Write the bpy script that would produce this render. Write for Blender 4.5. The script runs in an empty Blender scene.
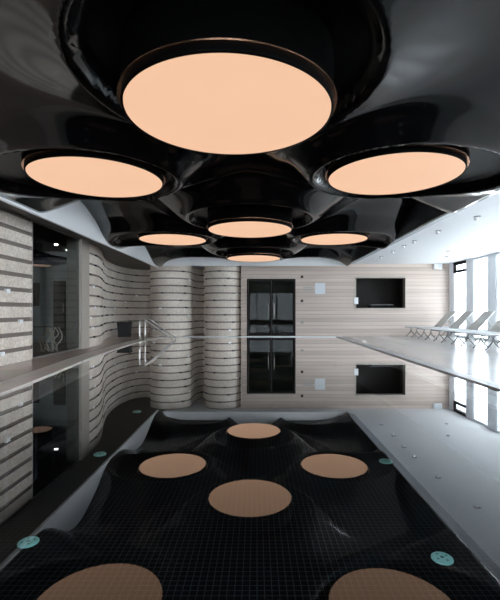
import bpy, bmesh, math, random
import numpy as np
from mathutils import Vector, Matrix
random.seed(7)
C = bpy.context.scene.collection
PI = math.pi
H = 3.0            # side ceiling height above the water
CAMZ = 1.05
F = 410.0

# ------------------------------------------------------------------ materials
def new_mat(name):
    m = bpy.data.materials.new(name); m.use_nodes = True
    nt = m.node_tree; b = nt.nodes['Principled BSDF']
    return m, nt, b
def plain(name, col, rough=.5, metal=0.0, spec=.5, coat=0.0):
    m, nt, b = new_mat(name)
    b.inputs['Base Color'].default_value = (*col, 1); b.inputs['Roughness'].default_value = rough
    b.inputs['Metallic'].default_value = metal; b.inputs['Specular IOR Level'].default_value = spec
    b.inputs['Coat Weight'].default_value = coat; b.inputs['Coat Roughness'].default_value = .02
    # faint procedural variation of the finish
    n = nt.nodes.new('ShaderNodeTexNoise'); n.inputs['Scale'].default_value = 9
    tc = nt.nodes.new('ShaderNodeTexCoord'); nt.links.new(tc.outputs['Object'], n.inputs['Vector'])
    mr = nt.nodes.new('ShaderNodeMapRange'); mr.inputs['To Min'].default_value = max(0, rough-.02); mr.inputs['To Max'].default_value = rough+.03
    nt.links.new(n.outputs['Fac'], mr.inputs['Value']); nt.links.new(mr.outputs[0], b.inputs['Roughness'])
    return m
def N(nt, t, **kw):
    n = nt.nodes.new(t)
    for k, v in kw.items():
        if k in n.inputs: n.inputs[k].default_value = v
        else: setattr(n, k, v)
    return n
def ramp(nt, stops):
    r = nt.nodes.new('ShaderNodeValToRGB'); e = r.color_ramp.elements
    e[0].position, e[0].color = stops[0][0], (*stops[0][1], 1)
    e[1].position, e[1].color = stops[1][0], (*stops[1][1], 1)
    for p, c in stops[2:]:
        x = e.new(p); x.color = (*c, 1)
    return r

def tiles(name, col, grout, size, gap, rough, spec=.5, var=.06, sx=1, sy=1, vec='Object', bump=.0):
    m, nt, b = new_mat(name); L = nt.links
    tc = N(nt, 'ShaderNodeTexCoord'); mp = N(nt, 'ShaderNodeMapping')
    mp.inputs['Scale'].default_value = (1/(size*sx), 1/(size*sy), 1/size)
    L.new(tc.outputs['Object'], mp.inputs['Vector'])
    br = N(nt, 'ShaderNodeTexBrick'); br.offset = 0; br.squash = 1
    br.inputs['Scale'].default_value = 1; br.inputs['Brick Width'].default_value = 1; br.inputs['Row Height'].default_value = 1
    br.inputs['Mortar Size'].default_value = gap; br.inputs['Mortar Smooth'].default_value = .3
    br.inputs['Color1'].default_value = (*col, 1)
    br.inputs['Color2'].default_value = (*[c*(1-var*2) for c in col], 1)
    br.inputs['Mortar'].default_value = (*grout, 1)
    L.new(mp.outputs[0], br.inputs['Vector'])
    no = N(nt, 'ShaderNodeTexNoise'); no.inputs['Scale'].default_value = 2.0; L.new(tc.outputs['Object'], no.inputs['Vector'])
    mx = N(nt, 'ShaderNodeMix'); mx.data_type = 'RGBA'; mx.blend_type = 'MULTIPLY'; mx.inputs[0].default_value = .25
    L.new(br.outputs['Color'], mx.inputs[6]); L.new(no.outputs['Color'], mx.inputs[7])
    hs = N(nt, 'ShaderNodeHueSaturation'); hs.inputs['Saturation'].default_value = .9; L.new(mx.outputs[2], hs.inputs['Color'])
    L.new(hs.outputs[0], b.inputs['Base Color'])
    b.inputs['Roughness'].default_value = rough; b.inputs['Specular IOR Level'].default_value = spec
    return m

M = {}
M['white'] = plain('white_paint', (.80, .83, .86), .55)
M['pillar'] = plain('pillar_paint', (.84, .88, .92), .5)
M['fascia'] = plain('white_lacquer', (.86, .87, .88), .3)
M['fascia_shaded'] = plain('shaded_lacquer', (.06, .062, .066), .15, coat=.3)  # shade on the fascia facing away from the windows, put into the colour
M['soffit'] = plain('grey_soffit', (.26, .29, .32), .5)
M['shaded_brown_ceiling'] = plain('shaded_taupe_ceiling', (.13, .115, .105), .6)  # dimness of the whitish left ceiling is put into this colour
M['black'] = plain('black_lacquer', (.002, .002, .0025), .03, spec=.5, coat=0.0)
M['black'].node_tree.nodes['Principled BSDF'].inputs['IOR'].default_value = 1.6
for l in list(M['black'].node_tree.links):
    if l.to_socket.name == 'Roughness': M['black'].node_tree.links.remove(l)
M['black'].node_tree.nodes['Principled BSDF'].inputs['Roughness'].default_value = .09
M['matte_black'] = plain('matte_black', (.001, .001, .001), .6, spec=.02)
M['recess'] = plain('soft_black_recess', (.001, .001, .0012), .25, spec=.12)
M['copper'] = plain('copper_trim', (.85, .47, .30), .25, metal=1)
M['steel'] = plain('brushed_steel', (.50, .47, .45), .32, metal=1)
M['dark_frame'] = plain('dark_bronze_frame', (.010, .009, .009), .6, spec=.15)
M['dark_wood'] = plain('dark_brown_panel', (.014, .010, .008), .5, spec=.2)
M['beige'] = plain('beige_stone_trim', (.42, .38, .33), .5)
M['greywall'] = plain('grey_green_plaster', (.50, .55, .57), .6)
M['binblack'] = plain('black_plastic', (.02, .022, .024), .3)
M['white_plastic'] = plain('white_plastic', (.85, .87, .9), .35)
M['grey_text'] = plain('grey_print', (.36, .38, .38), .5)
M['sign'] = plain('pale_blue_sign', (.62, .66, .70), .4)
M['sensor'] = plain('dark_red_sensor', (.03, .012, .008), .3)
M['aqua'] = plain('aqua_plastic', (.32, .68, .62), .4)
M['aqua_dark'] = plain('aqua_slots', (.05, .2, .2), .5)
M['chair_frame'] = plain('pale_grey_metal', (.36, .36, .36), .35, metal=.3)
M['leg_grey'] = plain('dark_grey_metal', (.10, .10, .10), .4)
M['driftwood'] = plain('pale_branch_wood', (.62, .54, .42), .7)
M['inlay_white'] = plain('white_inlay', (.92, .93, .95), .3)
M['inlay_black'] = plain('black_inlay', (.008, .008, .008), .3)
M['lamp_dim'] = plain('lamp_glass', (.9, .9, .9), .3)

def emis(name, col, s):
    m, nt, b = new_mat(name)
    b.inputs['Base Color'].default_value = (.02, .015, .01, 1)
    b.inputs['Roughness'].default_value = .6
    tc = N(nt, 'ShaderNodeTexCoord'); no = N(nt, 'ShaderNodeTexNoise'); no.inputs['Scale'].default_value = 1.2
    nt.links.new(tc.outputs['Object'], no.inputs['Vector'])
    r = ramp(nt, [(.3, tuple(c*.97 for c in col)), (.7, col)]); nt.links.new(no.outputs['Fac'], r.inputs[0])
    nt.links.new(r.outputs[0], b.inputs['Emission Color']); b.inputs['Emission Strength'].default_value = s
    return m
M['glow'] = emis('peach_light_membrane', (.92, .565, .37), 1.0)
M['reflected_glow'] = emis('reflected_disc_glow', (1, .6, .45), .35)
M['spot_on'] = emis('small_spot_glow', (1, .97, .9), 60.0)

# pool tiles, decks
M['pool_tile'] = tiles('black_mosaic', (.0015, .0018, .0024), (.034, .038, .045), .06, .06, .6, spec=.03)
M['ledge'] = tiles('pale_submerged_tile', (.62, .60, .57), (.45, .45, .43), .3, .012, .4)
M['coping_left'] = tiles('beige_coping_stone', (.74, .67, .62), (.45, .4, .36), .6, .01, .4)
M['coping_right'] = tiles('grey_coping_grate', (.46, .48, .48), (.25, .25, .25), .3, .02, .35)
M['deck_left'] = tiles('brown_deck_tile', (.52, .42, .38), (.32, .26, .24), .6, .008, .25)
M['deck_right'] = tiles('pale_deck_tile', (.52, .49, .46), (.38, .36, .34), .9, .006, .2)

# horizontal veined stone cladding
def cladding(name, ca, cb, dark, period):
    m, nt, b = new_mat(name); L = nt.links
    tc = N(nt, 'ShaderNodeTexCoord')
    mp = N(nt, 'ShaderNodeMapping'); mp.inputs['Scale'].default_value = (.5, .5, 14); L.new(tc.outputs['Object'], mp.inputs['Vector'])
    n1 = N(nt, 'ShaderNodeTexNoise'); n1.inputs['Scale'].default_value = 1.0; n1.inputs['Detail'].default_value = 6; L.new(mp.outputs[0], n1.inputs['Vector'])
    r = ramp(nt, [(.3, ca), (.7, cb)]); L.new(n1.outputs['Fac'], r.inputs[0])
    sp = N(nt, 'ShaderNodeSeparateXYZ'); L.new(tc.outputs['Object'], sp.inputs[0])
    md = N(nt, 'ShaderNodeMath'); md.operation = 'MODULO'; md.inputs[1].default_value = period; L.new(sp.outputs['Z'], md.inputs[0])
    lt = N(nt, 'ShaderNodeMath'); lt.operation = 'LESS_THAN'; lt.inputs[1].default_value = .016; L.new(md.outputs[0], lt.inputs[0])
    # each course its own tone
    fl = N(nt, 'ShaderNodeMath'); fl.operation = 'DIVIDE'; fl.inputs[1].default_value = period; L.new(sp.outputs['Z'], fl.inputs[0])
    f2 = N(nt, 'ShaderNodeMath'); f2.operation = 'FLOOR'; L.new(fl.outputs[0], f2.inputs[0])
    wn = N(nt, 'ShaderNodeTexWhiteNoise'); wn.noise_dimensions = '1D'; L.new(f2.outputs[0], wn.inputs['W'])
    mr = N(nt, 'ShaderNodeMapRange'); mr.inputs['To Min'].default_value = .86; mr.inputs['To Max'].default_value = 1.06; L.new(wn.outputs['Value'], mr.inputs['Value'])
    m1 = N(nt, 'ShaderNodeVectorMath'); m1.operation = 'SCALE'; L.new(r.outputs[0], m1.inputs[0]); L.new(mr.outputs[0], m1.inputs['Scale'])
    mx = N(nt, 'ShaderNodeMix'); mx.data_type = 'RGBA'; L.new(lt.outputs[0], mx.inputs[0]); L.new(m1.outputs[0], mx.inputs[6]); mx.inputs[7].default_value = (*dark, 1)
    L.new(mx.outputs[2], b.inputs['Base Color']); b.inputs['Roughness'].default_value = .45
    return m
M['plank'] = cladding('banded_travertine', (.50, .405, .345), (.585, .495, .435), (.38, .31, .26), .15)

# rough light stone courses
def rough_stone():
    m, nt, b = new_mat('rough_light_stone'); L = nt.links
    tc = N(nt, 'ShaderNodeTexCoord')
    n1 = N(nt, 'ShaderNodeTexNoise'); n1.inputs['Scale'].default_value = 22; n1.inputs['Detail'].default_value = 8; L.new(tc.outputs['Object'], n1.inputs['Vector'])
    n2 = N(nt, 'ShaderNodeTexNoise'); n2.inputs['Scale'].default_value = 1.3; n2.inputs['Detail'].default_value = 3; L.new(tc.outputs['Object'], n2.inputs['Vector'])
    r = ramp(nt, [(.3, (.63, .56, .49)), (.7, (.92, .84, .755))]); L.new(n1.outputs['Fac'], r.inputs[0])
    r2 = ramp(nt, [(.3, (.82, .8, .78)), (.7, (1, 1, 1))]); L.new(n2.outputs['Fac'], r2.inputs[0])
    mx = N(nt, 'ShaderNodeMix'); mx.data_type = 'RGBA'; mx.blend_type = 'MULTIPLY'; mx.inputs[0].default_value = 1
    L.new(r.outputs[0], mx.inputs[6]); L.new(r2.outputs[0], mx.inputs[7]); L.new(mx.outputs[2], b.inputs['Base Color'])
    bp = N(nt, 'ShaderNodeBump'); bp.inputs['Strength'].default_value = .5; bp.inputs['Distance'].default_value = .02
    L.new(n1.outputs['Fac'], bp.inputs['Height']); L.new(bp.outputs[0], b.inputs['Normal'])
    b.inputs['Roughness'].default_value = .8
    return m
M['stone'] = rough_stone()
M['groove'] = plain('dark_groove_strip', (.20, .165, .14), .45)

# woven sling
def sling():
    m, nt, b = new_mat('grey_mesh_sling'); L = nt.links
    tc = N(nt, 'ShaderNodeTexCoord'); w = N(nt, 'ShaderNodeTexWave'); w.inputs['Scale'].default_value = 30; L.new(tc.outputs['Object'], w.inputs['Vector'])
    r = ramp(nt, [(0, (.36, .34, .31)), (1, (.5, .48, .45))]); L.new(w.outputs['Fac'], r.inputs[0]); L.new(r.outputs[0], b.inputs['Base Color'])
    b.inputs['Roughness'].default_value = .7
    return m
M['sling'] = sling()

def glassy(name, ior, tint, rough=0.0, bump=0, gain=1.0):
    m = bpy.data.materials.new(name); m.use_nodes = True; nt = m.node_tree; nt.nodes.clear(); L = nt.links
    out = N(nt, 'ShaderNodeOutputMaterial'); mix = N(nt, 'ShaderNodeMixShader'); fr = N(nt, 'ShaderNodeFresnel')
    ge = N(nt, 'ShaderNodeNewGeometry'); mr = N(nt, 'ShaderNodeMapRange'); mr.inputs['To Min'].default_value = ior; mr.inputs['To Max'].default_value = 1/ior
    L.new(ge.outputs['Backfacing'], mr.inputs['Value']); L.new(mr.outputs[0], fr.inputs['IOR'])   # same reflectance from both sides
    tr = N(nt, 'ShaderNodeBsdfTransparent'); tr.inputs['Color'].default_value = (*tint, 1)
    gl = N(nt, 'ShaderNodeBsdfGlossy'); gl.inputs['Roughness'].default_value = rough; gl.inputs['Color'].default_value = (1, 1, 1, 1)
    gn = N(nt, 'ShaderNodeMath'); gn.operation = 'MULTIPLY'; gn.use_clamp = True; gn.inputs[1].default_value = gain
    L.new(fr.outputs[0], gn.inputs[0]); L.new(gn.outputs[0], mix.inputs[0]); L.new(tr.outputs[0], mix.inputs[1]); L.new(gl.outputs[0], mix.inputs[2]); L.new(mix.outputs[0], out.inputs['Surface'])
    if bump:
        tc = N(nt, 'ShaderNodeTexCoord'); no = N(nt, 'ShaderNodeTexNoise'); no.inputs['Scale'].default_value = 1.5; L.new(tc.outputs['Object'], no.inputs['Vector'])
        bp = N(nt, 'ShaderNodeBump'); bp.inputs['Strength'].default_value = bump; bp.inputs['Distance'].default_value = .01
        L.new(no.outputs['Fac'], bp.inputs['Height']); L.new(bp.outputs[0], gl.inputs['Normal'])
    return m
M['water'] = glassy('still_pool_water', 1.33, (.80, .86, .88), 0.0, .012, 1.85)
M['glass'] = glassy('clear_glass', 1.5, (.93, .96, .97))
M['dark_glass'] = glassy('smoked_glass', 1.22, (.72, .75, .75))
M['door_glass'] = glassy('bronze_door_glass', 1.4, (.30, .34, .32), 0.0, .0, .22)

# ------------------------------------------------------------------ helpers
def link(name, bm, mat, parent=None, smooth=False):
    me = bpy.data.meshes.new(name); bm.to_mesh(me); bm.free()
    mats = mat if isinstance(mat, (list, tuple)) else [mat]
    for k in mats: me.materials.append(k)
    if smooth:
        for p in me.polygons: p.use_smooth = True
    o = bpy.data.objects.new(name, me); C.objects.link(o)
    if parent is not None: o.parent = parent
    return o
def box(bm, x0, x1, y0, y1, z0, z1, mi=0):
    v = [bm.verts.new((x, y, z)) for z in (z0, z1) for y in (y0, y1) for x in (x0, x1)]
    for f in ((0, 2, 3, 1), (4, 5, 7, 6), (0, 1, 5, 4), (2, 6, 7, 3), (0, 4, 6, 2), (1, 3, 7, 5)):
        bm.faces.new([v[i] for i in f]).material_index = mi
def B(*boxes):
    bm = bmesh.new()
    for b in boxes: box(bm, *b)
    return bm
def tube(bm, pts, r, seg=10, cap=True, mi=0):
    pts = [Vector(p) for p in pts]; rings = []; n = len(pts)
    up = None
    for i, p in enumerate(pts):
        t = (pts[min(i+1, n-1)] - pts[max(i-1, 0)]).normalized()
        if up is None:
            a = Vector((0, 0, 1)) if abs(t.z) < .9 else Vector((1, 0, 0))
            up = t.cross(a).normalized()
        else:
            up = (up - t*up.dot(t)).normalized()
        w = t.cross(up); rr = r[i] if isinstance(r, (list, tuple)) else r
        rings.append([bm.verts.new(p + (up*math.cos(2*PI*k/seg) + w*math.sin(2*PI*k/seg))*rr) for k in range(seg)])
    for i in range(n-1):
        for k in range(seg):
            f = bm.faces.new((rings[i][k], rings[i][(k+1) % seg], rings[i+1][(k+1) % seg], rings[i+1][k])); f.smooth = True; f.material_index = mi
    if cap:
        bm.faces.new(rings[0][::-1]).material_index = mi; bm.faces.new(rings[-1]).material_index = mi
def lathe(bm, prof, seg=64, cx=0, cy=0, mi=0, close=False):
    rings = []
    for r, z in prof:
        if r < 1e-6: rings.append([bm.verts.new((cx, cy, z))])
        else: rings.append([bm.verts.new((cx+r*math.cos(2*PI*k/seg), cy+r*math.sin(2*PI*k/seg), z)) for k in range(seg)])
    for a, b in zip(rings, rings[1:]):
        for k in range(seg):
            k2 = (k+1) % seg
            if len(a) == 1 and len(b) == 1: continue
            if len(a) == 1: f = bm.faces.new((a[0], b[k2], b[k]))
            elif len(b) == 1: f = bm.faces.new((a[k], a[k2], b[0]))
            else: f = bm.faces.new((a[k], a[k2], b[k2], b[k]))
            f.material_index = mi
    bmesh.ops.recalc_face_normals(bm, faces=bm.faces)
def struct(o, kind='structure'):
    o['kind'] = kind; return o
def tag(o, label, cat, group=None, kind=None):
    o['label'] = label; o['category'] = cat
    if group: o['group'] = group
    if kind: o['kind'] = kind
    return o
def empty(name, loc, rz=0):
    o = bpy.data.objects.new(name, None); C.objects.link(o); o.location = loc; o.rotation_euler = (0, 0, rz)
    o.empty_display_size = .1; return o
def bez(p0, p1, p2, n=8):
    p0, p1, p2 = map(Vector, (p0, p1, p2))
    return [p0*(1-t)**2 + p1*2*t*(1-t) + p2*t*t for t in [i/n for i in range(n+1)]]
def smooth_path(pts, n=8):                       # Catmull-Rom
    P = [Vector(p) for p in pts]; P = [P[0]*2-P[1]] + P + [P[-1]*2-P[-2]]; out = []
    for i in range(1, len(P)-2):
        for k in range(n):
            t = k/n
            out.append(.5*((2*P[i]) + (P[i+1]-P[i-1])*t + (2*P[i-1]-5*P[i]+4*P[i+1]-P[i+2])*t*t + (3*P[i]-P[i-1]-3*P[i+1]+P[i+2])*t**3))
    out.append(P[-2]); return out
def poly_prism(bm, pts, z0, z1, mi=0):
    a = [bm.verts.new((x, y, z0)) for x, y in pts]; b = [bm.verts.new((x, y, z1)) for x, y in pts]; n = len(pts)
    bm.faces.new(b).material_index = mi; bm.faces.new(a[::-1]).material_index = mi
    for i in range(n): bm.faces.new((a[i], a[(i+1) % n], b[(i+1) % n], b[i])).material_index = mi
    bmesh.ops.recalc_face_normals(bm, faces=bm.faces)

# ------------------------------------------------------------------ pool and decks
FARY = 17.0; POOLY = 16.55; BACK = -3.5; RX = 3.2; WINX = 8.0
left_edge = smooth_path([(-3.02, BACK), (-3.05, 1.0), (-3.2, 5.0), (-3.66, 9.0), (-3.85, 11.5), (-3.93, 13.6), (-3.86, 15.2), (-3.45, 16.2), (-2.9, POOLY)], 6)
left_edge = [(p.x, p.y) for p in [Vector((a[0], a[1], 0)) for a in left_edge]]
left_edge[0] = (-3.02, BACK)
def off_edge(d):
    out = []
    for i, (x, y) in enumerate(left_edge):
        a = left_edge[max(i-1, 0)]; b = left_edge[min(i+1, len(left_edge)-1)]
        t = Vector((b[0]-a[0], b[1]-a[1])).normalized(); out.append((x - t.y*d, y + t.x*d))
    return out
# basin floor and walls
bm = bmesh.new()
box(bm, -4.4, RX+.1, BACK, POOLY+.1, -1.35, -1.2)
struct(link('pool_floor', bm, M['pool_tile']))
pts = left_edge
inner = off_edge(-.30); outer = off_edge(.30)
inner[-1] = (inner[-1][0], POOLY-.2)
# ledges just below the surface
bm = bmesh.new()
strip = [(x, y) for x, y in inner] + [(x, y) for x, y in outer[::-1]]
poly_prism(bm, strip, -1.2, -.14)
struct(link('pool_wall_left', bm, [M['pool_tile']]))
bm = bmesh.new(); poly_prism(bm, strip, -.14, -.10)
struct(link('pool_ledge_left', bm, M['ledge']))
struct(link('pool_wall_right', B((RX-.02, RX+.28, BACK, POOLY, -1.2, -.14)), M['pool_tile']))
struct(link('pool_ledge_right', B((RX-.32, RX+.2, BACK, POOLY, -.14, -.10)), M['ledge']))
struct(link('pool_wall_far', B((-4.4, RX+.2, POOLY-.02, POOLY+.3, -1.2, -.06)), M['pool_tile']))
struct(link('pool_wall_near', B((-4.4, RX+.2, BACK-.2, BACK, -1.2, .0)), M['pool_tile']))
# water
bm = bmesh.new()
wpts = [(x, y) for x, y in off_edge(.03)] + [(RX+.03, POOLY+.03), (RX+.03, BACK)]
bm.faces.new([bm.verts.new((x, y, 0)) for x, y in wpts[::-1]]); bmesh.ops.recalc_face_normals(bm, faces=bm.faces)
for f in bm.faces:
    if f.normal.z < 0: f.normal_flip()
w = link('pool_water', bm, M['water'])
tag(w, 'still mirror-like pool water reflecting the black ceiling', 'water', kind='stuff')
# copings
bm = bmesh.new()
o2 = off_edge(.42)
cp = [(x, y) for x, y in off_edge(0)] + o2[::-1]
poly_prism(bm, cp, -.10, .022)
struct(link('trim_1', bm, M['coping_left']))
struct(link('trim_2', B((RX, RX+.22, BACK, POOLY, -.10, .022)), M['coping_right']))
struct(link('trim_3', B((-2.95, RX+.22, POOLY, POOLY+.12, -.06, .024)), M['white']))
# floor (decks)
bm = bmesh.new()
dl = [(x, y) for x, y in o2[:-3]] + [(-3.0, POOLY+.12), (-3.0, 20), (-9.2, 20), (-9.2, BACK)]
a = bm.faces.new([bm.verts.new((x, y, .02)) for x, y in dl]); a.material_index = 0
a = bm.faces.new([bm.verts.new(p) for p in ((-3.0, POOLY+.12, .0195), (RX+.22, POOLY+.12, .0195), (RX+.22, 20, .0195), (-3.0, 20, .0195))]); a.material_index = 0
a = bm.faces.new([bm.verts.new(p) for p in ((RX+.22, BACK, .02), (WINX+.4, BACK, .02), (WINX+.4, 20, .02), (RX+.22, 20, .02))]); a.material_index = 1
bmesh.ops.recalc_face_normals(bm, faces=bm.faces)
for f in bm.faces:
    if f.normal.z < 0: f.normal_flip()
r = bmesh.ops.extrude_face_region(bm, geom=list(bm.faces))
for g in r['geom']:
    if isinstance(g, bmesh.types.BMVert): g.co.z -= .1
bmesh.ops.recalc_face_normals(bm, faces=bm.faces)
struct(link('floor', bm, [M['deck_left'], M['deck_right']]))

# ------------------------------------------------------------------ striped stone walls
def striped_wall(name, path, z0=.02, z1=3.02, period=.3, groove=.055, seed=1, inlay=True, wp=.22):
    """wall following a plan path (visible side = right-hand side of travel)"""
    rnd = random.Random(seed)
    P = [Vector((p[0], p[1])) for p in path]; n = len(P)
    nor = []
    for i in range(n):
        t = (P[min(i+1, n-1)] - P[max(i-1, 0)]).normalized(); nor.append(Vector((t.y, -t.x)))
    prof = []; z = z0; course = []
    while z < z1 - .02:
        zt = min(z + period - groove, z1)
        prof += [(0, z, 0), (0, zt, 0)]
        course.append((z, zt))
        if zt < z1: prof += [(-.035, zt, 1), (-.035, min(zt+groove, z1), 1)]
        z = zt + groove
    bm = bmesh.new(); cols = []
    for i in range(n):
        cols.append([bm.verts.new((P[i].x + nor[i].x*d, P[i].y + nor[i].y*d, zz)) for d, zz, _ in prof])
    for i in range(n-1):
        for k in range(len(prof)-1):
            mi = 1 if (prof[k][0] < 0 or prof[k+1][0] < 0) else 0
            f = bm.faces.new((cols[i][k], cols[i+1][k], cols[i+1][k+1], cols[i][k+1])); f.material_index = mi
    # back skin gives the wall its thickness
    back = [[bm.verts.new((P[i].x - nor[i].x*.16, P[i].y - nor[i].y*.16, zz)) for zz in (prof[0][1], prof[-1][1])] for i in range(n)]
    for i in range(n-1):
        bm.faces.new((back[i+1][0], back[i][0], back[i][1], back[i+1][1])).material_index = 0
        bm.faces.new((cols[i][-1], cols[i+1][-1], back[i+1][1], back[i][1])).material_index = 0
    for c, bk in ((cols[0], back[0]), (cols[-1], back[-1])):
        for k in range(len(prof)-1):
            zt = bm.verts.new((bk[0].co.x, bk[0].co.y, prof[k][1])); zu = bm.verts.new((bk[0].co.x, bk[0].co.y, prof[k+1][1]))
            bm.faces.new((c[k], c[k+1], zu, zt)).material_index = 0
    # small inlaid stones in the grooves
    if inlay:
        L = [0]
        for i in range(1, n): L.append(L[-1] + (P[i]-P[i-1]).length)
        for (za, zb) in course[:-1]:
            s = rnd.uniform(.1, .9)
            while s < L[-1] - .12:
                i = max(k for k in range(n) if L[k] <= s); i = min(i, n-2)
                t = (P[i+1]-P[i]).normalized(); q = P[i] + t*(s-L[i]); nn = Vector((t.y, -t.x))
                white = rnd.random() < wp; ww = .055; hh = .075 if white else .06
                zc = zb + groove/2 + (-.04 if white else 0)
                vs = []
                for d in (-.05, .012):
                    for u, v in ((-ww, -hh/2), (ww, -hh/2), (ww, hh/2), (-ww, hh/2)):
                        e = q + t*u + nn*d; vs.append(bm.verts.new((e.x, e.y, zc+v)))
                for fc in ((4, 5, 6, 7), (0, 1, 5, 4), (1, 2, 6, 5), (2, 3, 7, 6), (3, 0, 4, 7)):
                    bm.faces.new([vs[k] for k in fc]).material_index = 2 if white else 3
                s += rnd.uniform(.8, 2.2)*(2.2 if wp > .9 else 1)
    o = link(name, bm, [M['stone'], M['groove'], M['inlay_white'], M['inlay_black']])
    return struct(o)
LX = -4.8
GY0, GY1 = 8.75, 11.1
striped_wall('wall_left', [(LX, BACK), (LX, 0), (LX, 4), (LX, GY0)], seed=3, groove=.085, wp=1.0)
wave = smooth_path([(-4.75, 11.62), (-4.80, 12.4), (-5.03, 13.3), (-5.42, 14.5), (-5.72, 15.6), (-5.88, 16.7), (-5.9, 17.9), (-5.6, 18.9), (-5.0, 19.1), (-4.62, 18.4)], 6)
arc1 = [(-4.57, 18.0)] + [(-3.68 + .88*math.cos(a), 17.62 + .86*math.sin(a)) for a in [PI + i*PI/20 for i in range(21)]]
val = smooth_path([(-2.80, 17.75), (-2.76, 18.5), (-2.5, 18.95), (-2.28, 18.5), (-2.25, 17.75)], 4)
arc2 = [(-1.45 + .80*math.cos(a), 17.62 + .80*math.sin(a)) for a in [PI + i*PI/20 for i in range(19)]]
full = [(p.x, p.y) for p in wave] + arc1 + [(p.x, p.y) for p in val] + arc2 + [(-.66, 17.1)]
striped_wall('wall_far_left', full, seed=11)

# glazed opening in the left wall, with the dim side room behind it
wn = empty('window_1', (LX, GY0, 0)); struct(wn)
def part(name, bm, mat, par, smooth=False):
    o = link(name, bm, mat, None, smooth); o.parent = par; o.matrix_parent_inverse = Matrix.Translation(-Vector(par.location)) if par.rotation_euler.z == 0 else (Matrix.Translation(par.location) @ Matrix.Rotation(par.rotation_euler.z, 4, 'Z')).inverted()
    return o
part('pane', B((LX-.03, LX-.018, GY0+.03, GY1, .05, 2.98)), M['dark_glass'], wn)
part('frame', B((LX-.05, LX+.0, GY0, GY0+.04, .02, 3.0), (LX-.05, LX, GY0, GY1, .02, .05), (LX-.05, LX, GY0, GY1, 2.97, 3.0)), M['steel'], wn)
struct(link('trim_4', B((LX-.35, LX+.06, GY1, 11.60, .02, 3.0)), M['beige']))
struct(link('wall_side_room_far', B((-9.2, -5.3, 13.5, 13.6, .02, 3.0)), M['greywall']))
struct(link('wall_side_room_left', B((-9.3, -9.2, 6, 13.6, .02, 3.0)), M['greywall']))
struct(link('wall_side_room_near', B((-9.2, LX-.18, 6, 6.1, .02, 3.0)), M['greywall']))
struct(link('ceiling_side_room', B((-9.2, LX-.1, 6, 13.6, 3.0, 3.1)), M['shaded_brown_ceiling']))
def X(px, Y): return (px-257)/F*Y
def Z(py, Y): return CAMZ + (311-py)/F*Y
yy = 13.5  # window, door and striped wall here stand in for reflections in the glass
struct(link('window_2', B((X(29, yy), X(39.5, yy), yy-.04, yy+.02, Z(306, yy), Z(283, yy))), M['dark_frame']))
dd = empty('reflected_door', (X(60, yy), yy, .02)); struct(dd)
part('door_leaf', B((X(54, yy), X(66, yy), yy-.05, yy, .02, Z(281, yy))), M['dark_wood'], dd)
part('door_handle', B((X(64, yy), X(64.7, yy), yy-.09, yy-.05, 1.0, 1.3)), M['steel'], dd)
striped_wall('reflected_striped_wall', [(X(68, 13.3), 13.3), (X(74, 13.3), 13.2), (X(84, 13.3), 13.3)], z1=2.6, seed=5, inlay=False)
# black dome and dim glowing disc, standing in for a reflection in the glass
t = empty('disc_light', (-6.3, 11.8, 2.36)); tag(t, 'small peach disc in a black dome, standing in for a reflection in the left smoked glass', 'ceiling light')
bm = bmesh.new(); lathe(bm, [(.36, 2.36), (.42, 2.36), (.9, 2.48), (1.0, 2.56), (.4, 2.66), (.12, 2.8), (.12, 2.995)], 48)
for v in bm.verts: v.co += Vector((-6.3, 11.8, 0))
part('dome', bm, M['black'], t, True)
bm = bmesh.new(); lathe(bm, [(0, 2.365), (.36, 2.365), (.36, 2.39)], 48)
for v in bm.verts: v.co += Vector((-6.3, 11.8, 0))
part('diffuser', bm, M['reflected_glow'], t)

# branch console behind the glass
t = empty('branch_table', (-5.25, 10.45, .02)); tag(t, 'side table with pale twisted branch base behind the left glass', 'table')
rnd = random.Random(4)
for k in range(9):
    bm = bmesh.new(); x = -.2 + .05*k
    pts = [(x, rnd.uniform(-.12, .12), 0)]
    for z in (.15, .3, .45, .62): pts.append((x + rnd.uniform(-.05, .05), rnd.uniform(-.12, .12), z))
    tube(bm, smooth_path(pts, 4), .015, 7)
    o = link('branch_leg', bm, M['driftwood'], t)
o = link('table_top', B((-.5, .26, -.2, .2, .62, .645)), M['dark_glass'], t)

# ------------------------------------------------------------------ far wall, door, hatch
DX0, DX1, DZ = X(247, FARY), X(295.5, FARY), Z(279, FARY)
HX0, HX1, HZ0, HZ1 = X(356, FARY), X(405, FARY), Z(308, FARY), Z(278, FARY)
bm = bmesh.new()
W0, W1 = -.66, WINX+.1
box(bm, W0, DX0, FARY, FARY+.25, .02, H+.02); box(bm, DX0, DX1, FARY, FARY+.25, DZ, H+.02); box(bm, DX1, HX0, FARY, FARY+.25, .02, H+.02)
box(bm, HX0, HX1, FARY, FARY+.25, .02, HZ0); box(bm, HX0, HX1, FARY, FARY+.25, HZ1, H+.02); box(bm, HX1, W1, FARY, FARY+.25, .02, H+.02)
struct(link('wall_far', bm, M['plank']))
d = empty('door_2', (DX0, FARY, .02)); struct(d)
part('door_frame', B((DX0, DX0+.05, FARY-.02, FARY+.12, .02, DZ), (DX1-.05, DX1, FARY-.02, FARY+.12, .02, DZ), (DX0+.05, DX1-.05, FARY-.02, FARY+.12, DZ-.05, DZ)), M['dark_frame'], d)
mid = (DX0+DX1)/2
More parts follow.
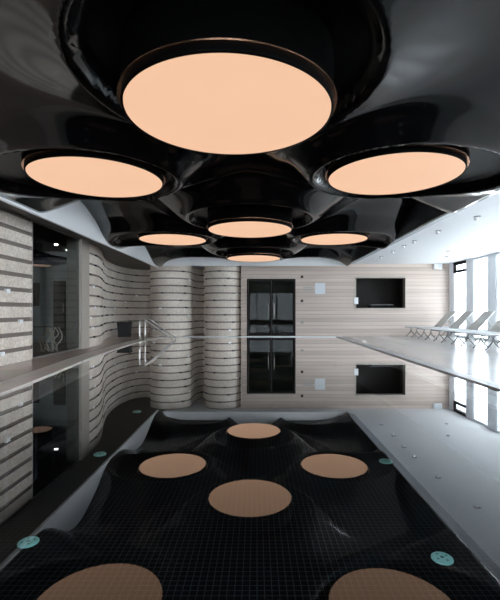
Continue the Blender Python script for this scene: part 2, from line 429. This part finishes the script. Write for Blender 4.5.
for s, (a, b) in enumerate(((DX0+.06, mid-.005), (mid+.005, DX1-.06))):
    lf = part('door_leaf', B((a, a+.05, FARY+.02, FARY+.06, .03, DZ-.06), (b-.05, b, FARY+.02, FARY+.06, .03, DZ-.06), (a+.05, b-.05, FARY+.02, FARY+.06, .03, .16), (a+.05, b-.05, FARY+.02, FARY+.06, DZ-.12, DZ-.06)), M['dark_frame'], d)
    part('pane', B((a+.05, b-.05, FARY+.035, FARY+.045, .16, DZ-.12)), M['door_glass'], lf)
    hx = mid + (-.12 if s == 0 else .12)
    bm = bmesh.new(); tube(bm, [(hx, FARY+.02, .72), (hx, FARY-.05, .72), (hx, FARY-.05, 1.36), (hx, FARY+.02, 1.36)], .016, 8)
    part('door_handle', bm, M['steel'], lf)
# lobby behind the door
struct(link('wall_lobby', B((DX0-.8, DX1+.8, 19.9, 20, .02, 2.9), (DX0-.9, DX0-.8, FARY+.25, 20, .02, 2.9), (DX1+.8, DX1+.9, FARY+.25, 20, .02, 2.9)), M['greywall']))
struct(link('ceiling_lobby', B((DX0-.9, DX1+.9, FARY+.25, 20, 2.9, 2.95)), M['shaded_brown_ceiling']))
t = empty('reflection_stand_in', (.25, 19.4, .02)); tag(t, 'pale green slatted form standing in for a reflection in the glass door', 'reflection stand-in')  # made-up slats in place of a greenish reflection in the door glass
for i_ in range(7):
    link('reflection_bar', B((i_*.11-.05, i_*.11+.02, -.02, .02, .4, 1.9 - .04*abs(i_-3))), M['greywall'], t)
link('reflection_base', B((-.08, .76, -.03, .03, .3, .4)), M['greywall'], t)
link('frame', B((-.35, .76, -.03, .03, 1.9, 2.1), (-.35, -.12, -.03, .03, 1.2, 1.9)), M['greywall'], t)
for x_ in (.0, 1.0):  # unseen lamps, added to brighten the lobby
    bm = bmesh.new(); lathe(bm, [(.06, 0), (.06, -.012), (0, -.014)], 20)
    for v in bm.verts: v.co += Vector((x_, 18.4, 2.9))
    tag(link('recessed_spotlight', bm, M['spot_on']), 'small unseen fill light added in the lobby behind the glass door, the %s one' % ('left' if x_ < .5 else 'right'), 'spotlight')
# hatch window
d = empty('window_3', (HX0, FARY, HZ0)); struct(d)
part('frame', B((HX0-.05, HX0, FARY-.03, FARY+.1, HZ0-.05, HZ1+.05), (HX1, HX1+.05, FARY-.03, FARY+.1, HZ0-.05, HZ1+.05), (HX0, HX1, FARY-.03, FARY+.1, HZ0-.05, HZ0), (HX0, HX1, FARY-.03, FARY+.1, HZ1, HZ1+.05)), M['beige'], d)
part('back_panel', B((HX0-.3, HX1+.3, 18.5, 18.55, .5, 2.9), (HX0-.35, HX0-.3, FARY+.25, 18.5, .5, 2.9), (HX1+.3, HX1+.35, FARY+.25, 18.5, .5, 2.9), (HX0-.3, HX1+.3, FARY+.25, 18.5, 2.85, 2.9), (HX0-.3, HX1+.3, FARY+.25, 18.5, .45, .5)), M['dark_wood'], d)
t = empty('bench', (5.35, 17.8, 1.2)); 
tag(t, 'dark slatted bench seen through the far wall hatch window', 'bench')
o = link('seat', B((-.5, .5, -.2, .2, .1, .14)), M['leg_grey'], t); o = link('leg', B((-.45, -.4, -.15, .15, -.7, .1)), M['dark_frame'], t); link('leg', B((.4, .45, -.15, .15, -.7, .1)), M['dark_frame'], t)
t2 = link('wall_switch_panel', B((X(356.5, FARY)-.1, X(356.5, FARY)+.06, FARY-.05, FARY-.03, Z(304, FARY), Z(297.5, FARY))), M['white_plastic'])
tag(t2, 'small white switch panel on the left edge of the dark hatch', 'switch')

# sign, print, sensors
yy = FARY
s = link('wall_sign', B((X(315, yy), X(325, yy), yy-.02, yy, Z(294, yy), Z(283, yy))), M['sign'])
tag(s, 'pale blue square notice on the stone wall right of the glass door', 'sign')
s = empty('wall_lettering', (X(307, yy), yy-.01, Z(289, yy))); tag(s, 'faint grey lettering on the stone wall beside the pale notice', 'lettering')
x0 = X(303, yy); x1 = X(312.5, yy)
for zz in (Z(287.6, yy), Z(290.2, yy)):
    bm = bmesh.new(); x = x0
    while x < x1-.03:
        box(bm, x, x+.03, yy-.012, yy, zz-.03, zz+.03); x += .045
    part('text_line', bm, M['grey_text'], s)
for py, lab in ((276.8, 'dark round wall fitting, topmost in the column right of the glass door'), (300.8, 'dark round wall fitting, middle of the column right of the glass door')):
    bm = bmesh.new(); lathe(bm, [(0, 0), (.05, 0), (.06, .015), (.06, .03)], 20)
    bmesh.ops.rotate(bm, verts=bm.verts, cent=(0, 0, 0), matrix=Matrix.Rotation(-PI/2, 3, 'X'))
    for v in bm.verts: v.co += Vector((X(302, yy), yy-.03, Z(py, yy)))
    tag(link('wall_sensor', bm, M['sensor']), lab, 'wall fitting')
s = empty('wall_button', (X(302, yy), yy, Z(322, yy))); tag(s, 'square steel push button plate, lowest of the column beside the glass door', 'button')
link('plate', B((-.07, .07, -.015, 0, -.07, .07)), M['beige'], s); link('button', B((-.022, .022, -.028, -.015, -.022, .022)), M['inlay_black'], s)
s = empty('wall_speaker', (X(436.5, yy), yy, Z(267, yy))); tag(s, 'small white speaker box high on the far wall near the windows', 'speaker')
link('housing', B((-.15, .15, -.16, 0, -.11, .12)), M['white_plastic'], s); link('grille', B((-.13, .13, -.165, -.16, -.09, .10)), M['sign'], s)

# ------------------------------------------------------------------ ceilings and shell
CX0, CX1, CY0, CY1 = -3.72, 3.37, BACK, 15.5
bm = bmesh.new()
box(bm, CX1+.1, WINX+.5, BACK, 20, H, H+.1, 0)
box(bm, CX0, CX1+.1, CY1+.05, 20, H, H+.1, 0)
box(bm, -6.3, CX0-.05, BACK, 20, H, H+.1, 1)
struct(link('ceiling', bm, [M['white'], M['shaded_brown_ceiling']]))
struct(link('ceiling_upper', B((CX0-.2, CX1+.4, BACK, CY1+.2, 4.1, 4.2)), M['white']))
BWX0, BWX1, BWZ0, BWZ1 = -3.6, 7.2, .25, 2.7
struct(link('wall_back', B((-9.3, BWX0, BACK-.2, BACK, 0, 4.2), (BWX1, WINX+.4, BACK-.2, BACK, 0, 4.2), (BWX0, BWX1, BACK-.2, BACK, 0, BWZ0), (BWX0, BWX1, BACK-.2, BACK, BWZ1, 4.2)), M['plank']))
d = empty('window_30', (BWX0, BACK-.1, BWZ0)); struct(d)  # unseen glazed opening, added to light the columns and far wall from the front
part('frame', B(*[(BWX0+i*(BWX1-BWX0)/6-.06, BWX0+i*(BWX1-BWX0)/6+.06, BACK-.12, BACK-.04, BWZ0, BWZ1) for i in range(7)]), M['pillar'], d)
part('pane', B((BWX0, BWX1, BACK-.09, BACK-.08, BWZ0, BWZ1)), M['glass'], d)
struct(link('wall_far_backing', B((-9.3, W0, 19.5, 19.6, .02, 3.1)), M['dark_wood']))

# right wall: piers and windows
per = 1.47; y = 17.0 - .40
piers = []; n = 0; k = 4
pier_boxes = [(WINX-.03, WINX+.06, 16.62, 17.0, .02, H)]
yw1 = 16.62
while yw1 > BACK + 1:
    yw0 = yw1 - .98
    d = empty('window_%d' % k, (WINX, yw0, .02)); struct(d)
    fx0, fx1 = WINX-.01, WINX+.04
    fb = [(fx0, fx1, yw0, yw0+.05, .02, H), (fx0, fx1, yw1-.05, yw1, .02, H), (fx0, fx1, yw0+.05, yw1-.05, .02, .10), (fx0, fx1, yw0+.05, yw1-.05, H-.08, H)]
    part('frame', B(*fb), M['pillar'], d)
    if k == 4: part('transom', B((fx0-.03, fx1+.02, yw0, yw1-.06, 2.58, 2.68), (fx0-.03, fx1+.02, yw0, yw1-.06, 2.88, H), (fx0-.03, fx1+.02, yw1-.06, yw1, 2.58, H)), M['dark_frame'], d)
    part('pane', B((fx0+.03, fx0+.042, yw0+.05, yw1-.05, .10, H-.08)), M['glass'], d)
    pier_boxes.append((WINX-.03, WINX+.06, yw0-.49, yw0, .02, H))
    yw1 = yw0 - .49; k += 1
pier_boxes.append((WINX-.03, WINX+.06, BACK, yw1, .02, H))
bm = bmesh.new()
for b in pier_boxes: box(bm, *b)
struct(link('wall_right', bm, M['pillar']))

# ------------------------------------------------------------------ black sculpted canopy
R = .84
discs = [  # x, y, z, lip height, label
    (-.23, 3.36, 2.65, 2.97, 'largest and nearest round peach ceiling light, top centre of the photo'),
    (-2.09, 5.38, 2.77, 2.76, 'round peach ceiling light at left, above the near left fascia'),
    (1.76, 5.28, 2.78, 2.77, 'round peach ceiling light at right, beside the white ceiling'),
    (-.14, 8.22, 2.67, 2.86, 'middle round peach ceiling light, directly behind the largest one'),
    (-2.13, 10.4, 2.85, 2.84, 'flat-looking round ceiling light at left, above the striped stone bay'),
    (1.95, 10.4, 2.86, 2.85, 'flat-looking round ceiling light at right, above the pale wall notice'),
    (-.10, 12.85, 2.69, 2.85, 'smallest farthest round peach ceiling light, above the glass door'),
]
field = [(d[0], d[1], d[3]) for d in discs] + [(-2.1, .4, 2.76), (1.8, .4, 2.76), (-.2, -1.6, 2.95), (-2.1, 15.6, 2.95), (1.95, 15.6, 2.95)]
st = .045
nx = int((CX1-CX0)/st)+1; ny = int((CY1-CY0)/st)+1
gx = np.linspace(CX0, CX1, nx); gy = np.linspace(CY0, CY1, ny)
GX, GY = np.meshgrid(gx, gy)
kk = .10; acc = np.zeros_like(GX); annul = np.full_like(GX, -1.0)
LIP = 1.24
for (x, y_, lip) in field:
    sx_ = np.where((GX-x)*np.sign(x) > 0, .70 if abs(x) > 1 else 1.0, 1.0)
    dd_ = np.hypot((GX-x)*sx_, GY-y_)
    side = abs(x) > 1
    if side:      # low smooth cone that starts at the light itself
        t = np.clip(dd_-1.0, 0, None); t2 = np.clip(dd_-1.5, 0, None)
        zz = lip + .40*(1-np.exp(-(t/.36)**1.8)) + .55*(1-np.exp(-(t2/.8)**1.8))
    else:
        t = np.clip(dd_-LIP, 0, None)
        zz = lip + (.88*(1-np.exp(-(t/.95)**1.5)) if y_ > 5 else .62*(1-np.exp(-(t/2.1)**1.05)))
    acc += np.exp(-zz/kk)
    q = np.clip(((1.04 if side else LIP)-dd_)/.12, 0, 1); q = q*q*(3-2*q)
    annul = np.maximum(annul, q)
def bump(y, a, b):            # 0 outside a..b, 1 in the middle, smooth
    u = np.clip((y-a)/(b-a), 0, 1); return np.sin(PI*u)**2
eY = 2.72 + .80*bump(GY, 6.9, 10.5) + .55*bump(GY, 10.9, 15.2)
kY = .25 + .17*np.clip((GY-5.2)/2.5, 0, 1)
for dx_ in (CX1-GX, GX-CX0):
    acc += np.exp(-(eY + kY*np.clip(dx_, 0, None)**1.15)/kk)
ZZ = -kk*np.log(acc)
ZZ = np.minimum(ZZ, 3.95)
ZZ = ZZ + .13*np.clip(annul, 0, 1)
# recess level inside each ring is flat
canopy = empty('ceiling_canopy', (0, 6, H)); tag(canopy, 'glossy black undulating canopy hung over the pool around the round lights', 'ceiling canopy')
verts = [(float(a), float(b), float(c)) for a, b, c in zip(GX.ravel(), GY.ravel(), ZZ.ravel())]
faces = []
for j in range(ny-1):
    o_ = j*nx
    for i in range(nx-1): faces.append((o_+i, o_+nx+i, o_+nx+i+1, o_+i+1))
me = bpy.data.meshes.new('black_shell'); me.from_pydata(verts, [], faces); me.materials.append(M['black']); me.materials.append(M['recess'])
AN = annul.ravel()
for p in me.polygons:
    p.use_smooth = True
    if AN[p.vertices[0]] > .55: p.material_index = 1
o = bpy.data.objects.new('black_shell', me); C.objects.link(o); o.parent = canopy; o.matrix_parent_inverse = Matrix.Translation(-Vector(canopy.location))
sm = o.modifiers.new('thick', 'SOLIDIFY'); sm.thickness = .03; sm.offset = -1
part('left_fascia', B((CX0-.06, CX0, CY0, CY1, 2.68, 4.08)), M['fascia'], canopy)
bm = bmesh.new()
box(bm, CX1, CX1+.04, CY0, CY1, 2.80, 4.08)
part('right_fascia', bm, M['fascia_shaded'], canopy)
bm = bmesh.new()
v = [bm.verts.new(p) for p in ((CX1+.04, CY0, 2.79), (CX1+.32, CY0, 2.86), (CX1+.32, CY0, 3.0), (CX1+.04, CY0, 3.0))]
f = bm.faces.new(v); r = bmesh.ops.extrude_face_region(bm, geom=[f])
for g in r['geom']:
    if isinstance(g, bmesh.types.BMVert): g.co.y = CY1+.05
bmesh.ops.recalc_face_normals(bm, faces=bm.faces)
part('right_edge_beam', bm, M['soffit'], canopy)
part('far_fascia', B((CX0-.06, CX1+.04, CY1, CY1+.05, 2.76, 4.08)), M['fascia'], canopy)

def make_disc(x, y, z, lip):
    t = empty('disc_light', (x, y, z)); rz = .05
    top = lip + .118 - z
    bm = bmesh.new(); lathe(bm, [(0, .0), (R*.5, .0), (R-.015, .0), (R-.015, .03)], 96); link('diffuser', bm, M['glow'], t)
    bm = bmesh.new(); lathe(bm, [(R-.014, .02), (R-.012, -.006), (R, -.006), (R+.004, .01), (R+.004, top), (R-.1, top)], 96); link('housing', bm, M['matte_black'], t, True)
    bm = bmesh.new(); lathe(bm, [(R+.003, rz), (R+.03, rz), (R+.03, rz+.01), (R+.003, rz+.01)], 96); link('trim_ring', bm, M['copper'], t)
    return t
for x, y, z, lip, lab in discs:
    tag(make_disc(x, y, z, lip), lab, 'ceiling light', 'round lights in the black canopy')

# small ceiling downlights on the white ceiling
spots = [(4.54, 8.45, 'nearest'), (4.40, 9.95, 'second nearest'), (4.36, 11.35, 'third'), (4.38, 12.2, 'fourth'), (4.42, 13.3, 'fifth'), (4.42, 14.6, 'farthest')]
for x, y, w_ in spots:
    t = empty('ceiling_spotlight', (x, y, H)); tag(t, '%s small white spotlight in the row on the white ceiling beside the canopy' % w_, 'spotlight', 'spotlights on the white ceiling')
    bm = bmesh.new(); lathe(bm, [(.07, 0), (.075, -.012), (.05, -.02), (0, -.02)], 20); link('plate', bm, M['chair_frame'], t)
    bm = bmesh.new(); lathe(bm, [(0, -.02), (.035, -.02), (.042, -.09), (0, -.09)], 16); 
    bmesh.ops.rotate(bm, verts=bm.verts, cent=(0, 0, -.02), matrix=Matrix.Rotation(.5, 3, 'Y')); link('head', bm, M['white_plastic'], t, True)
for x, y, w_ in ((6.8, 14.7, 'far'), (6.2, 13.3, 'near')):
    bm = bmesh.new(); lathe(bm, [(.06, 0), (.06, -.02), (0, -.025)], 20)
    for v in bm.verts: v.co += Vector((x, y, H))
    tag(link('smoke_detector', bm, M['chair_frame']), 'small round grey ceiling detector by the windows, the %s one of two' % w_, 'detector')
for x, y, w_ in ((-6.05, 13.1, 'right'), (-5.88, 12.0, 'left')):
    bm = bmesh.new(); lathe(bm, [(.045, 0), (.045, -.01), (0, -.012)], 20)
    for v in bm.verts: v.co += Vector((x, y, H))
    tag(link('recessed_spotlight', bm, M['spot_on']), 'tiny lit ceiling spotlight behind the left glass, the %s one of two' % w_, 'spotlight')

# ------------------------------------------------------------------ pool fittings
def inlet():
    t = empty('pool_inlet', (0, 0, -1.2))
    bm = bmesh.new(); lathe(bm, [(.095, 0), (.095, .01), (.085, .018), (0, .018)], 28); link('cover', bm, M['aqua'], t)
    bm = bmesh.new()
    lathe(bm, [(.018, .0185), (.018, .02), (0, .02)], 12)
    for a in range(4):
        lathe(bm, [(.011, .0185), (.011, .02), (0, .02)], 8, .055*math.cos(a*PI/2+.5), .055*math.sin(a*PI/2+.5))
    link('openings', bm, M['aqua_dark'], t); return t
proto = inlet()
inl = [(1.68, 3.72, 'aqua pool floor inlet at lower right, the nearest on the right'), (1.92, 6.12, 'aqua pool floor inlet on the right, beside the right disc reflection'),
       (-2.22, 3.98, 'aqua pool floor inlet at lower left, nearest the left edge'), (-2.46, 6.42, 'aqua pool floor inlet in the middle of the left row'), (-2.68, 9.15, 'aqua pool floor inlet, farthest of the left row')]
for i, (x, y, lab) in enumerate(inl):
    if i == 0: t = proto
    else:
        t = proto.copy(); C.objects.link(t)
        for ch in list(proto.children):
            c = ch.copy(); C.objects.link(c); c.parent = t
    t.location = (x, y, -1.2); tag(t, lab, 'pool inlet', 'inlets in the pool floor')

# handrail pair
for x, y, lab in ((-3.88, 13.55, 'steel pool handrail nearer to the camera, left one of the pair'), (-3.88, 14.2, 'steel pool handrail farther away, right one of the pair')):
    bm = bmesh.new()
    p = [Vector((0, 0, .0)), Vector((0, 0, .58))] + bez((0, 0, .6), (0, 0, .76), (.16, 0, .74), 6) + [Vector((.3, .1, .62)), Vector((.82, .95, .08)), Vector((.86, 1.02, 0.0)), Vector((.84, 1.0, -.35)), Vector((.8, .95, -.5))]
    tube(bm, smooth_path(p, 3), .022, 10)
    t = empty('pool_handrail', (x, y, .02)); tag(t, lab, 'handrail', 'steel handrails at the pool steps')
    link('rail', bm, M['steel'], t)
    bm = bmesh.new(); lathe(bm, [(.05, 0), (.05, .012), (.025, .02)], 20); link('base_flange', bm, M['steel'], t)

# bin
t = empty('waste_bin', (-5.28, 16.35, .02)); tag(t, 'black waste bin against the curved striped wall', 'bin')
bm = bmesh.new()
v0 = [bm.verts.new((x, y, 0)) for x, y in ((-.2, -.17), (.2, -.17), (.2, .17), (-.2, .17))]
v1 = [bm.verts.new((x, y, .56)) for x, y in ((-.24, -.2), (.24, -.2), (.24, .2), (-.24, .2))]
v2 = [bm.verts.new((x, y, .56)) for x, y in ((-.21, -.17), (.21, -.17), (.21, .17), (-.21, .17))]
v3 = [bm.verts.new((x, y, .05)) for x, y in ((-.18, -.15), (.18, -.15), (.18, .15), (-.18, .15))]
bm.faces.new(v0[::-1]); bm.faces.new(v3)
for a, b in ((v0, v1), (v1, v2), (v2, v3)):
    for i in range(4): bm.faces.new((a[i], a[(i+1) % 4], b[(i+1) % 4], b[i]))
bmesh.ops.recalc_face_normals(bm, faces=bm.faces); link('bin_body', bm, M['binblack'], t)
link('rim', B((-.25, .25, -.21, -.18, .55, .58), (-.25, .25, .18, .21, .55, .58), (-.25, -.22, -.18, .18, .55, .58), (.22, .25, -.18, .18, .55, .58)), M['dark_frame'], t)

# ------------------------------------------------------------------ sun loungers (foot end at -x, head toward the windows)
def make_lounger():
    t = empty('sun_lounger', (0, 0, .02))
    bm = bmesh.new()
    for s in (-.31, .31):
        tube(bm, smooth_path([(0, s, .36), (.06, s, .39), (1.0, s, .38), (1.98, s, .38)], 4), .02, 8)
    for x in (.02, .7, 1.15, 1.97): tube(bm, [(x, -.31, .375), (x, .31, .375)], .016, 8)
    link('side_frame', bm, M['chair_frame'], t)
    for x, dx in ((.22, .22), (1.62, .20)):
        for s in (-.30, .30):
            bm = bmesh.new()
            tube(bm, smooth_path([(x-dx, s, 0), (x-.05, s, .17), (x+.02, s, .37)], 4), .016, 8)
            tube(bm, smooth_path([(x+dx, s, 0), (x+.07, s, .15), (x+.0, s, .25)], 4), .016, 8)
            link('leg', bm, M['leg_grey'], t)
    bm = bmesh.new(); box(bm, .03, 1.14, -.295, .295, .385, .40); link('seat', bm, M['sling'], t)
    bm = bmesh.new()
    box(bm, 0, .84, -.285, .285, -.008, .008)
    bmesh.ops.rotate(bm, verts=bm.verts, cent=(0, 0, 0), matrix=Matrix.Rotation(-.80, 3, 'Y'))
    for v in bm.verts: v.co += Vector((1.15, 0, .41))
    bk = link('backrest', bm, M['sling'], t)
    bm = bmesh.new()
    for s in (-.30, .30): tube(bm, [(1.15, s, .39), (1.15+.86*math.cos(.8), s, .40+.86*math.sin(.8))], .016, 8)
    tube(bm, [(1.15+.85*math.cos(.8), -.30, .40+.85*math.sin(.8)), (1.15+.85*math.cos(.8), .30, .40+.85*math.sin(.8))], .016, 8)
    link('back_frame', bm, M['chair_frame'], bk)
    for s in (-.27, .27):
        bm = bmesh.new(); tube(bm, [(1.5, s, .75), (1.78, s, .38)], .011, 6)
        link('back_prop', bm, M['chair_frame'], t)
    return t
proto = make_lounger()
order = ['farthest sun lounger, next to the stone wall, grey sling and metal frame', 'second sun lounger from the stone far wall, grey sling, back raised',
         'third sun lounger from the stone far wall, grey sling, back raised', 'fourth sun lounger from the stone far wall, grey sling, back raised',
         'second nearest sun lounger, at the right edge of the photo', 'nearest sun lounger, only its foot end in the photo at the right edge']
for i in range(6):
    if i == 0: t = proto
    else:
        t = proto.copy(); C.objects.link(t)
        for ch in list(proto.children):
            c = ch.copy(); C.objects.link(c); c.parent = t
            for g in ch.children:
                e = g.copy(); C.objects.link(e); e.parent = c
    t.location = (6.0, 16.25 - 1.29*i, .02); t.rotation_euler = (0, 0, 0)
    tag(t, order[i], 'sun lounger', 'sun loungers in a row along the windows')

# ------------------------------------------------------------------ light
wld = bpy.data.worlds.new('sky'); bpy.context.scene.world = wld; wld.use_nodes = True
nt = wld.node_tree; bg = nt.nodes['Background']
tc = N(nt, 'ShaderNodeTexCoord'); sp = N(nt, 'ShaderNodeSeparateXYZ'); nt.links.new(tc.outputs['Generated'], sp.inputs[0])
r = ramp(nt, [(0.0, (.66, .67, .68)), (.5, (.90, .94, 1.0)), (1.0, (.70, .84, 1.0))])
mr = N(nt, 'ShaderNodeMapRange'); mr.inputs['From Min'].default_value = -1; nt.links.new(sp.outputs['Z'], mr.inputs['Value'])
nt.links.new(mr.outputs[0], r.inputs[0]); nt.links.new(r.outputs[0], bg.inputs['Color']); bg.inputs['Strength'].default_value = 11.5
la = bpy.data.lights.new('window_portal', 'AREA'); la.shape = 'RECTANGLE'; la.size = 20.6; la.size_y = 3.0; la.cycles.is_portal = True
lo = bpy.data.objects.new('window_portal', la); C.objects.link(lo); lo.location = (WINX+.3, (17+BACK)/2, 1.5)
lo.rotation_euler = Vector((-1, 0, 0)).to_track_quat('-Z', 'Z').to_euler()

# ------------------------------------------------------------------ camera
cam = bpy.data.cameras.new('camera'); co = bpy.data.objects.new('camera', cam); C.objects.link(co)
co.location = (0, 0, CAMZ); co.rotation_euler = (PI/2, 0, 0)
cam.sensor_fit = 'VERTICAL'; cam.sensor_height = 24; cam.sensor_width = 20; cam.lens = 24*F/600
cam.shift_x = -7/600; cam.shift_y = 11/600; cam.clip_start = .05
sc = bpy.context.scene; sc.camera = co
sc.view_settings.view_transform = 'Standard'; sc.view_settings.look = 'None'; sc.view_settings.gamma = 1; sc.view_settings.exposure = 0
